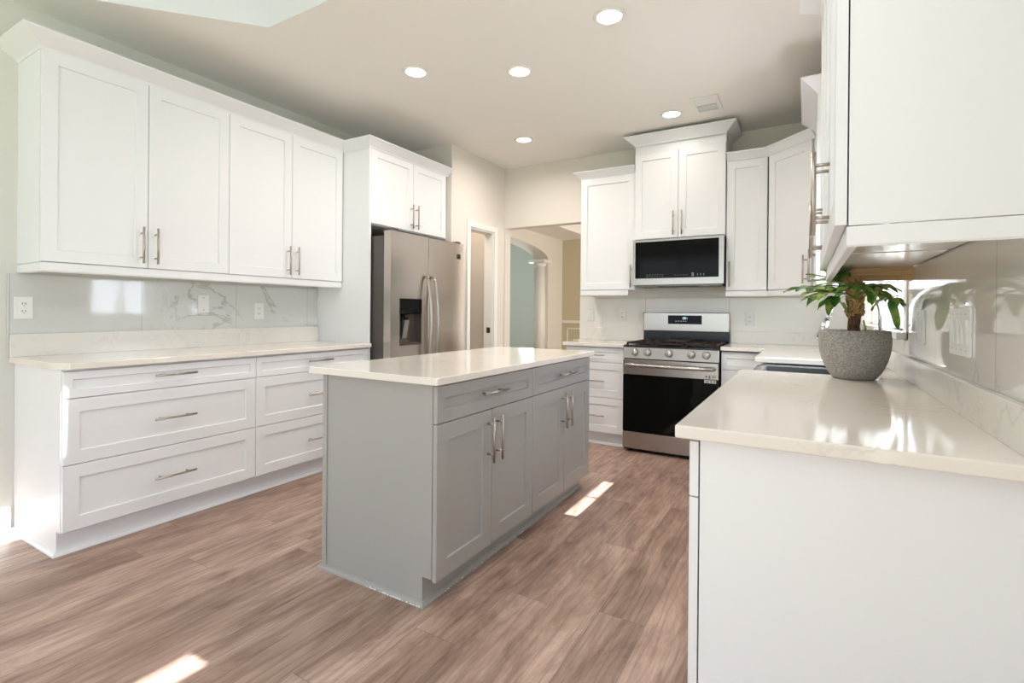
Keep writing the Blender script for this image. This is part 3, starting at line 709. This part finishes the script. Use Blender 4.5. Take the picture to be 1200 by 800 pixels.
# ================================================================ RANGE
RX, RW, RY = 2.268, 0.76, -0.686
t = thing('gas_range', 'stainless gas range with five knobs and a black glass oven door', 'range', (RX, RY, 0), 0)
D = -RY
MB().box(0.002, RW-0.002, 0.03, D-0.015, 0.02, 0.878).obj('body', PLAST, t)
MB().extrude([(0.0, 0.79), (0.012, 0.79), (0.05, 0.79), (0.05, 0.892), (0.02, 0.892)], 0, 0, RW).obj('control_panel', STEEL, t, 0.002)
MB().box(0, RW, 0.018, D-0.08, 0.876, 0.898).obj('cooktop', BLACK, t, 0.003)
kn = [0.099, 0.207, 0.380, 0.555, 0.667]
for x_ in kn:
    k_ = MB().lathe([(0.030, 0.012), (0.030, 0.0), (0.028, -0.004), (0.0235, -0.006), (0.0225, -0.030), (0.018, -0.033), (0.0, -0.033)], (x_, 0.004, 0.843), 28, 'y').obj('knob', KNOB, t)
    MB().lathe([(0.0305, 0.012), (0.0305, 0.001), (0.0285, -0.0045), (0.0285, 0.012)], (x_, 0.004, 0.843), 28, 'y').obj('bezel', PLAST, k_)
    MB().box(x_-0.004, x_+0.004, -0.036, -0.026, 0.822, 0.864).obj('grip', NICKEL, k_, 0.0015)
od = MB().box(0.002, RW-0.002, 0.0, 0.03, 0.655, 0.782).obj('oven_door', STEEL, t, 0.003)
MB().box(0.002, RW-0.002, 0.001, 0.03, 0.178, 0.652).obj('glass', BLACKG, od, 0.002, label='black oven glass')
pts = [(0.035, 0, 0.735), (0.036, -0.035, 0.738), (0.06, -0.052, 0.738)] + [(0.06+(RW-0.12)*k/10, -0.052-0.010*math.sin(math.pi*k/10), 0.738) for k in range(1, 10)] + [(RW-0.06, -0.052, 0.738), (RW-0.036, -0.035, 0.738), (RW-0.035, 0, 0.735)]
MB().tube(pts, 0.0145, 14).obj('handle', STEEL, od)
MB().box(0.655, 0.742, -0.0012, 0.0, 0.660, 0.694).obj('sticker', LABELM, od)
MB().box(0.655, 0.742, -0.0012, 0.001, 0.628, 0.652).obj('sticker', LABELM, od)
mb = MB()
for a, b, c_, e in ((0.665, 0.678, 0.668, 0.686), (0.688, 0.700, 0.664, 0.688), (0.712, 0.735, 0.670, 0.676), (0.712, 0.735, 0.680, 0.684), (0.665, 0.690, 0.634, 0.638), (0.665, 0.690, 0.642, 0.646), (0.70, 0.712, 0.634, 0.647), (0.72, 0.736, 0.636, 0.645)):
    mb.box(a, b, -0.0018, -0.0012, c_, e)
mb.obj('sticker_print', MARK, od)
MB().box(0.002, RW-0.002, 0.0, 0.03, 0.035, 0.174).obj('storage_drawer', STEEL, t, 0.003)
for x_ in (0.04, RW-0.07):
    for y_ in (0.06, D-0.1): MB().box(x_, x_+0.03, y_, y_+0.03, 0.0, 0.022).obj('foot', PLAST, t)
# back guard
by = D-0.075
MB().box(0.0, RW, by, D-0.016, 1.005, 1.178).obj('backguard', STEEL, t, 0.006)
MB().box(0.004, RW-0.004, by+0.02, D-0.016, 0.89, 1.006).obj('vent_panel', BLACK, t)
dsp = MB().box(0.232, 0.53, by-0.003, by+0.001, 1.072, 1.152).obj('display', BLACKG, t, 0.001)
mb = MB()
def seg(x, z, s_, on):
    L_ = {'a': (0, 1, 1, 1), 'b': (1, .5, 1, 1), 'c': (1, 0, 1, .5), 'd': (0, 0, 1, 0), 'e': (0, 0, 0, .5), 'f': (0, .5, 0, 1), 'g': (0, .5, 1, .5)}
    for k in on:
        a = L_[k]; mb.box(x+a[0]*s_*.5-.001, x+a[2]*s_*.5+.001, by-0.004, by-0.003, z+a[1]*s_-.001, z+a[3]*s_+.001)
seg(0.365, 1.117, 0.018, 'abged'); seg(0.380, 1.117, 0.018, 'abcdefg'); seg(0.393, 1.117, 0.018, 'bc')
for k in range(5): mb.box(0.30+k*0.022, 0.308+k*0.022, by-0.004, by-0.003, 1.098, 1.1005)
mb.obj('display_digits', DIGIT, dsp)
# grates (three sections) and burners
def grate(x0, x1):
    y0, y1 = 0.035, by-0.02; z = 0.925; mb = MB(); r_ = 0.006
    for a, b in (((x0, y0), (x1, y0)), ((x0, y1), (x1, y1)), ((x0, y0), (x0, y1)), ((x1, y0), (x1, y1)), ((x0, (y0+y1)/2), (x1, (y0+y1)/2))):
        mb.box(min(a[0], b[0])-r_, max(a[0], b[0])+r_, min(a[1], b[1])-r_, max(a[1], b[1])+r_, z-0.014, z)
    xm = (x0+x1)/2
    for yc in (y0+(y1-y0)*.25, y0+(y1-y0)*.75):
        for k in range(4):
            a = R(45+90*k); mb.tube([(xm+0.03*math.cos(a), yc+0.03*math.sin(a), z-0.004), (xm+(x1-x0)/2*math.copysign(1, math.cos(a)), yc+(y1-y0)*.25*math.copysign(1, math.sin(a)), z-0.006)], 0.0055, 6)
        mb.box(x0, xm-0.035, yc-r_*.8, yc+r_*.8, z-0.012, z); mb.box(xm+0.035, x1, yc-r_*.8, yc+r_*.8, z-0.012, z)
    for a in (x0, x1):
        for b in (y0, (y0+y1)/2, y1): mb.box(a-0.008, a+0.008, b-0.008, b+0.008, 0.897, z-0.01)
    return mb.obj('grate', IRON, t)
grate(0.03, 0.25); grate(0.27, 0.49); grate(0.51, 0.73)
for x_ in (0.14, 0.62):
    for y_ in (0.17, 0.45): MB().lathe([(0.045, 0.897), (0.045, 0.905), (0.034, 0.907), (0.034, 0.916), (0.0, 0.918)], (x_, y_, 0), 24).obj('burner', BLACK, t)
MB().box(0.275, 0.485, 0.20, 0.50, 0.925, 0.938).box(0.262, 0.278, 0.19, 0.51, 0.925, 0.946).box(0.482, 0.498, 0.19, 0.51, 0.925, 0.946).obj('griddle', IRON, t, 0.004)

# ================================================================ MICROWAVE
MX, MY, MZ0, MZ1 = 2.268, -0.4252, 1.42, 1.815
t = thing('microwave', 'stainless over-the-range microwave with a black glass front, mounted above the range', 'microwave', (MX, MY, 0), 0)
w = 0.756
MB().box(0.003, w-0.003, 0.03, 0.405, MZ0+0.004, MZ1-0.002).obj('body', PLAST, t, 0.002)
dm = MB()
for b in ((0, 0.022, MZ0, MZ1), (w-0.038, w, MZ0, MZ1), (0.022, w-0.038, MZ0, 1.475), (0.022, w-0.038, 1.797, MZ1)): dm.box(b[0], b[1], 0, 0.03, b[2], b[3])
dm = dm.obj('door', STEEL, t)
gl = MB().box(0.022, w-0.038, -0.001, 0.02, 1.475, 1.797).obj('glass', BLACKG, dm, 0.001, label='black glass front')
mb = MB()
for r_ in range(2):
    for k in range(7): mb.box(0.125+k*0.022, 0.135+k*0.022, -0.0018, -0.001, 1.488+r_*0.016, 1.492+r_*0.016)
for k in range(5): mb.box(0.36+k*0.024, 0.376+k*0.024, -0.0018, -0.001, 1.497, 1.500)
mb.box(0.505, 0.522, -0.0018, -0.001, 1.486, 1.516)
for k in range(3): mb.box(0.55+k*0.024, 0.556+k*0.024, -0.0018, -0.001, 1.49, 1.508)
mb.obj('key_marks', MARK, gl)
MB().box(0.02, w-0.02, 0.05, 0.38, MZ0-0.012, MZ0+0.004).obj('vent_underside', STEEL_D, t)
MB().box(0.2, 0.52, 0.09, 0.26, MZ0-0.018, MZ0-0.012).obj('grease_filter', BLACK, t)

# ================================================================ PLATES
def plate(name, label, loc, rz, w, h, kind, n=1, group=None):
    """wall plate facing -y in its own frame"""
    t = thing(name, label, 'outlet' if 'outlet' in name else 'switch', loc, rz, group)
    MB().box(-w/2, w/2, -0.006, 0.0, -h/2, h/2).obj('cover', PLATE, t, 0.002)
    for k in range(n):
        cx = (k-(n-1)/2)*0.046
        if kind == 'outlet':
            for dz_ in (-0.02, 0.02):
                f = MB().box(cx-0.016, cx+0.016, -0.008, -0.005, dz_-0.014, dz_+0.014).obj('socket', PLATE, t, 0.002)
                MB().box(cx-0.008, cx-0.005, -0.0085, -0.0078, dz_-0.002, dz_+0.008).box(cx+0.005, cx+0.008, -0.0085, -0.0078, dz_-0.002, dz_+0.008).box(cx-0.002, cx+0.002, -0.0085, -0.0078, dz_-0.01, dz_-0.006).obj('slots', SLOT, f)
        elif kind == 'rocker':
            MB().extrude([(-0.006, -0.033), (-0.0075, -0.033), (-0.011, 0.033), (-0.006, 0.033)], 0, cx-0.016, cx+0.016).obj('rocker', PLATE, t)
            for dz_ in (-0.048, 0.048): MB().box(cx-0.002, cx+0.002, -0.0068, -0.006, dz_-0.002, dz_+0.002).obj('screw', NICKEL, t)
        else:
            for dz_ in (-0.042, 0.042): MB().lathe([(0.0, -0.0072), (0.003, -0.0066), (0.003, -0.006)], (0, 0, dz_), 10, 'y').obj('screw', SLOT, t)
    return t
plate('electrical_outlet', 'white outlet at the near end of the left wall tiles', (0.0125, -3.848, 1.172), 90, 0.075, 0.12, 'outlet')
plate('blank_wall_plate', 'blank white plate in the middle of the left backsplash', (0.0125, -2.925, 1.209), 90, 0.075, 0.12, 'blank')
plate('electrical_outlet', 'white outlet on the left backsplash beside the refrigerator panel', (0.0125, -2.518, 1.161), 90, 0.075, 0.12, 'outlet')
plate('light_switch', 'white switch plate left of the range, next to the hall opening', (1.71, -0.0125, 1.146), 0, 0.07, 0.115, 'rocker')
plate('electrical_outlet', 'white outlet on the back wall tiles just left of the range', (2.044, -0.0125, 1.149), 0, 0.07, 0.115, 'outlet')
plate('electrical_outlet', 'white outlet on the back wall tiles right of the range', (3.186, -0.0125, 1.124), 0, 0.07, 0.115, 'outlet')
plate('light_switch', 'double white switch plate on the right wall tiles, close behind the plant', (XR-0.0125, -2.50, 1.128), -90, 0.12, 0.125, 'rocker', 2)
plate('light_switch', 'wide white switch plate on the right wall tiles nearest the camera', (XR-0.0125, -3.04, 1.128), -90, 0.21, 0.13, 'rocker', 4)

# ================================================================ CEILING FIXTURES
LG = 'recessed ceiling lights'
labs = ['recessed ceiling light nearest the camera, top centre of the picture', 'leftmost recessed ceiling light, in front of the refrigerator', 'recessed ceiling light in the middle, above the island',
        'recessed ceiling light farthest back, near the hall doorway', 'recessed ceiling light just in front of the microwave cabinet crown']
for (x, y), lb in zip([(2.674, -2.234), (1.333, -2.266), (1.944, -1.93), (1.326, -0.754), (2.659, -0.705)], labs):
    t = thing('recessed_ceiling_light', lb, 'ceiling light', (x, y, H), 0, None)
    MB().lathe([(0.066, -0.001), (0.069, -0.008), (0.082, -0.007), (0.088, 0.0)], n=40).obj('trim_ring', TRIM, t)
    MB().lathe([(0.0, -0.004), (0.067, -0.004), (0.067, -0.001)], n=40).obj('diffuser', GLOW, t)
    area('lamp_glow', (x, y, H-0.010), (0, 0, -1), 0.13, 0.13, 2.0 if x > 2.6 and y > -1 else 8.3, WARM, 'DISK', 165)
t = thing('ceiling_vent', 'white ceiling air vent beside the light over the range', 'vent', (2.935, -0.775, H))
MB().box(-0.10, -0.072, -0.155, 0.155, -0.007, 0).box(0.072, 0.10, -0.155, 0.155, -0.007, 0).box(-0.072, 0.072, -0.155, -0.127, -0.007, 0).box(-0.072, 0.072, 0.127, 0.155, -0.007, 0).box(-0.072, 0.072, -0.006, 0.006, -0.006, 0).obj('frame', TRIM, t, 0.001)
MB().box(-0.072, 0.072, -0.127, 0.127, -0.0015, -0.0005).obj('backing', mat('vent_dark', (84, 82, 80), 0.8), t)
for k in range(12):
    y = -0.115 + k*0.0205
    if abs(y) < 0.008: continue
    (MB().extrude([(y-0.005, -0.001), (y-0.001, -0.0065), (y+0.001, -0.0065), (y-0.003, -0.001)], 0, -0.072, 0.072) if y > 0 else MB().extrude([(y-0.006, -0.003), (y+0.008, -0.0065), (y+0.008, -0.0055), (y-0.006, -0.002)], 0, -0.072, 0.072)).obj('louver', TRIM, t)

# ================================================================ PLANT
PX, PY, PZ = 3.775, -2.388, 0.9155
t = thing('potted_plant', 'green money-tree plant in a round grey stone pot on the right worktop', 'plant', (PX, PY, PZ))
MB().lathe([(0.0, 0.0), (0.070, 0.0), (0.075, 0.003), (0.093, 0.028), (0.111, 0.07), (0.121, 0.11), (0.1245, 0.15), (0.121, 0.192), (0.118, 0.194), (0.113, 0.192), (0.116, 0.15), (0.0, 0.148)], n=56).obj('pot', STONEP, t)
MB().lathe([(0.0, 0.172), (0.06, 0.170), (0.1145, 0.165)], n=32).obj('soil', SOIL, t)
mb = MB()
for k in range(3):
    pts = []
    for i in range(9):
        u = i/8; a = 2*math.pi*k/3 + u*3.4; r_ = 0.011 - 0.003*u
        pts.append((r_*math.cos(a), r_*math.sin(a), 0.16+u*0.17))
    mb.tube(pts, [0.0145-0.004*i/8 for i in range(9)], 10)
mb.obj('trunk', BARK, t)
mb = MB()
for k in range(170):
    a = random.uniform(0, 6.28); z_ = random.uniform(0.245, 0.39); r_ = random.uniform(0.014, 0.028)
    p = Vector((r_*math.cos(a), r_*math.sin(a), z_)); q = p + Vector((math.cos(a)*0.010, math.sin(a)*0.010, random.uniform(0.006, 0.03)))
    mb.tube([p, q], [0.006, 0.002], 5)
mb.tube([(0, 0, 0.26), (0, 0, 0.39)], [0.02, 0.026], 12)
mb.obj('trunk_fibre', FIBER, t)
RGT = Vector((0.8636, 0.5042, 0)); FW = Vector((-0.5042, 0.8636, 0)); UP = Vector((0, 0, 1))
leaf_mb = MB(); stem_mb = MB()
def leaf(base, d, length, width, droop, nrm=None):
    d = d.normalized(); n = 10; side = d.cross(nrm or UP)
    if side.length < 0.1: side = d.cross(RGT)
    side.normalize(); up_ = side.cross(d).normalized()
    L_, C_, R_ = [], [], []
    p = base.copy(); dd = d.copy()
    for i in range(n+1):
        u = i/n; wd = width*0.5*math.sin(math.pi*min(1, u**0.85))**0.8*(1-0.25*u) if 0 < u < 1 else 0.0005
        fold = 0.28*wd; wav = 0.003*math.sin(u*9+width*200)
        L_.append(p + side*wd + up_*(fold+wav)); C_.append(p.copy()); R_.append(p - side*wd + up_*(fold-wav))
        dd = (dd - UP*droop/n).normalized(); side2 = dd.cross(up_); up_ = (up_ - dd*up_.dot(dd)).normalized()
        p = p + dd*length/n
    th = 0.0007; bm = leaf_mb.bm
    for q in (0, 1):
        o_ = up_*0 - (nrm or UP)*th*q
        Lv = [bm.verts.new(v+o_) for v in L_]; Cv = [bm.verts.new(v+o_) for v in C_]; Rv = [bm.verts.new(v+o_) for v in R_]
        for i in range(n):
            bm.faces.new((Lv[i], Lv[i+1], Cv[i+1], Cv[i])).smooth = True; bm.faces.new((Cv[i], Cv[i+1], Rv[i+1], Rv[i])).smooth = True
def S_(r, f, u): return RGT*r + FW*f + UP*u     # small offsets given along/across the room diagonal
def frond(hub, n, length, width, tilt, a0=0.0, droop=0.8, spread=6.28):
    s0 = Vector((0, 0, 0.36)); mid = (s0+hub)/2 + UP*0.02
    pts = [s0*(1-u)**2 + mid*2*u*(1-u) + hub*u*u for u in [i/8 for i in range(9)]]
    stem_mb.tube(pts, [0.0028]*9, 6)
    ax = (hub-s0).normalized()
    for k in range(n):
        a = a0 + spread*k/n
        d = (RGT*math.cos(a) + FW*math.sin(a)) + UP*tilt + ax*0.5
        leaf(hub, d + UP*random.uniform(-0.15, 0.3), length*random.uniform(0.8, 1.15), width*random.uniform(1.1, 1.45), droop*random.uniform(0.3, 1.3))
frond(S_(-0.11, -0.02, 0.345), 7, 0.125, 0.044, 0.05, 0.4)
frond(S_(-0.125, 0.06, 0.370), 6, 0.130, 0.042, 0.05, 1.8, 0.5)
frond(S_(-0.05, -0.07, 0.370), 6, 0.095, 0.038, -0.1, 3.0, 1.0)
frond(S_(-0.04, 0.05, 0.395), 6, 0.105, 0.040, 0.1, 1.0, 0.6)
frond(S_(0.035, -0.06, 0.372), 6, 0.095, 0.040, -0.1, 0.2, 1.0)
frond(S_(0.065, 0.04, 0.372), 7, 0.110, 0.042, 0.05, 0.5)
frond(S_(0.03, 0.10, 0.395), 6, 0.105, 0.042, 0.0, 1.1)
frond(S_(0.075, -0.02, 0.355), 5, 0.080, 0.034, -0.3, 2.0, 1.2)
frond(S_(-0.07, 0.02, 0.330), 5, 0.085, 0.034, -0.4, 0.9, 1.2)
hub = S_(0.115, -0.03, 0.325)
frond(hub, 4, 0.085, 0.034, -0.1, 0.9, 1.0)
leaf(S_(0.088, -0.07, 0.318), S_(0.15, -0.25, -1.0), 0.125, 0.050, 0.2, S_(0.1, -1, 0.1))
leaf(S_(0.14, -0.03, 0.325), S_(0.9, -0.2, -0.45), 0.085, 0.040, 1.6, S_(0.1, -0.8, 0.6))
stem_mb.tube([hub, hub+S_(0.05, 0.0, 0.012), hub+S_(0.10, 0.0, 0.0), hub+S_(0.135, 0.0, -0.035)], 0.0022, 6)
MB().tube([(0.03, -0.03, 0.165), (0.034, -0.036, 0.20), (0.028, -0.03, 0.235)], [0.004, 0.005, 0.003], 6).obj('shoot', LEAF, t)
stem_mb.obj('stems', mat('green_stem', (110, 122, 70), 0.6), t)
leaf_mb.obj('foliage', LEAF, t)
for o in [o for o in bpy.data.objects if o.name.startswith(('foliage', 'stems')) and o.type == 'MESH']:
    # nothing may poke up into the cabinet above or into the wall
    for v in o.data.vertices:
        v.co.z = min(v.co.z, 0.438); v.co.x = min(v.co.x, 0.170)
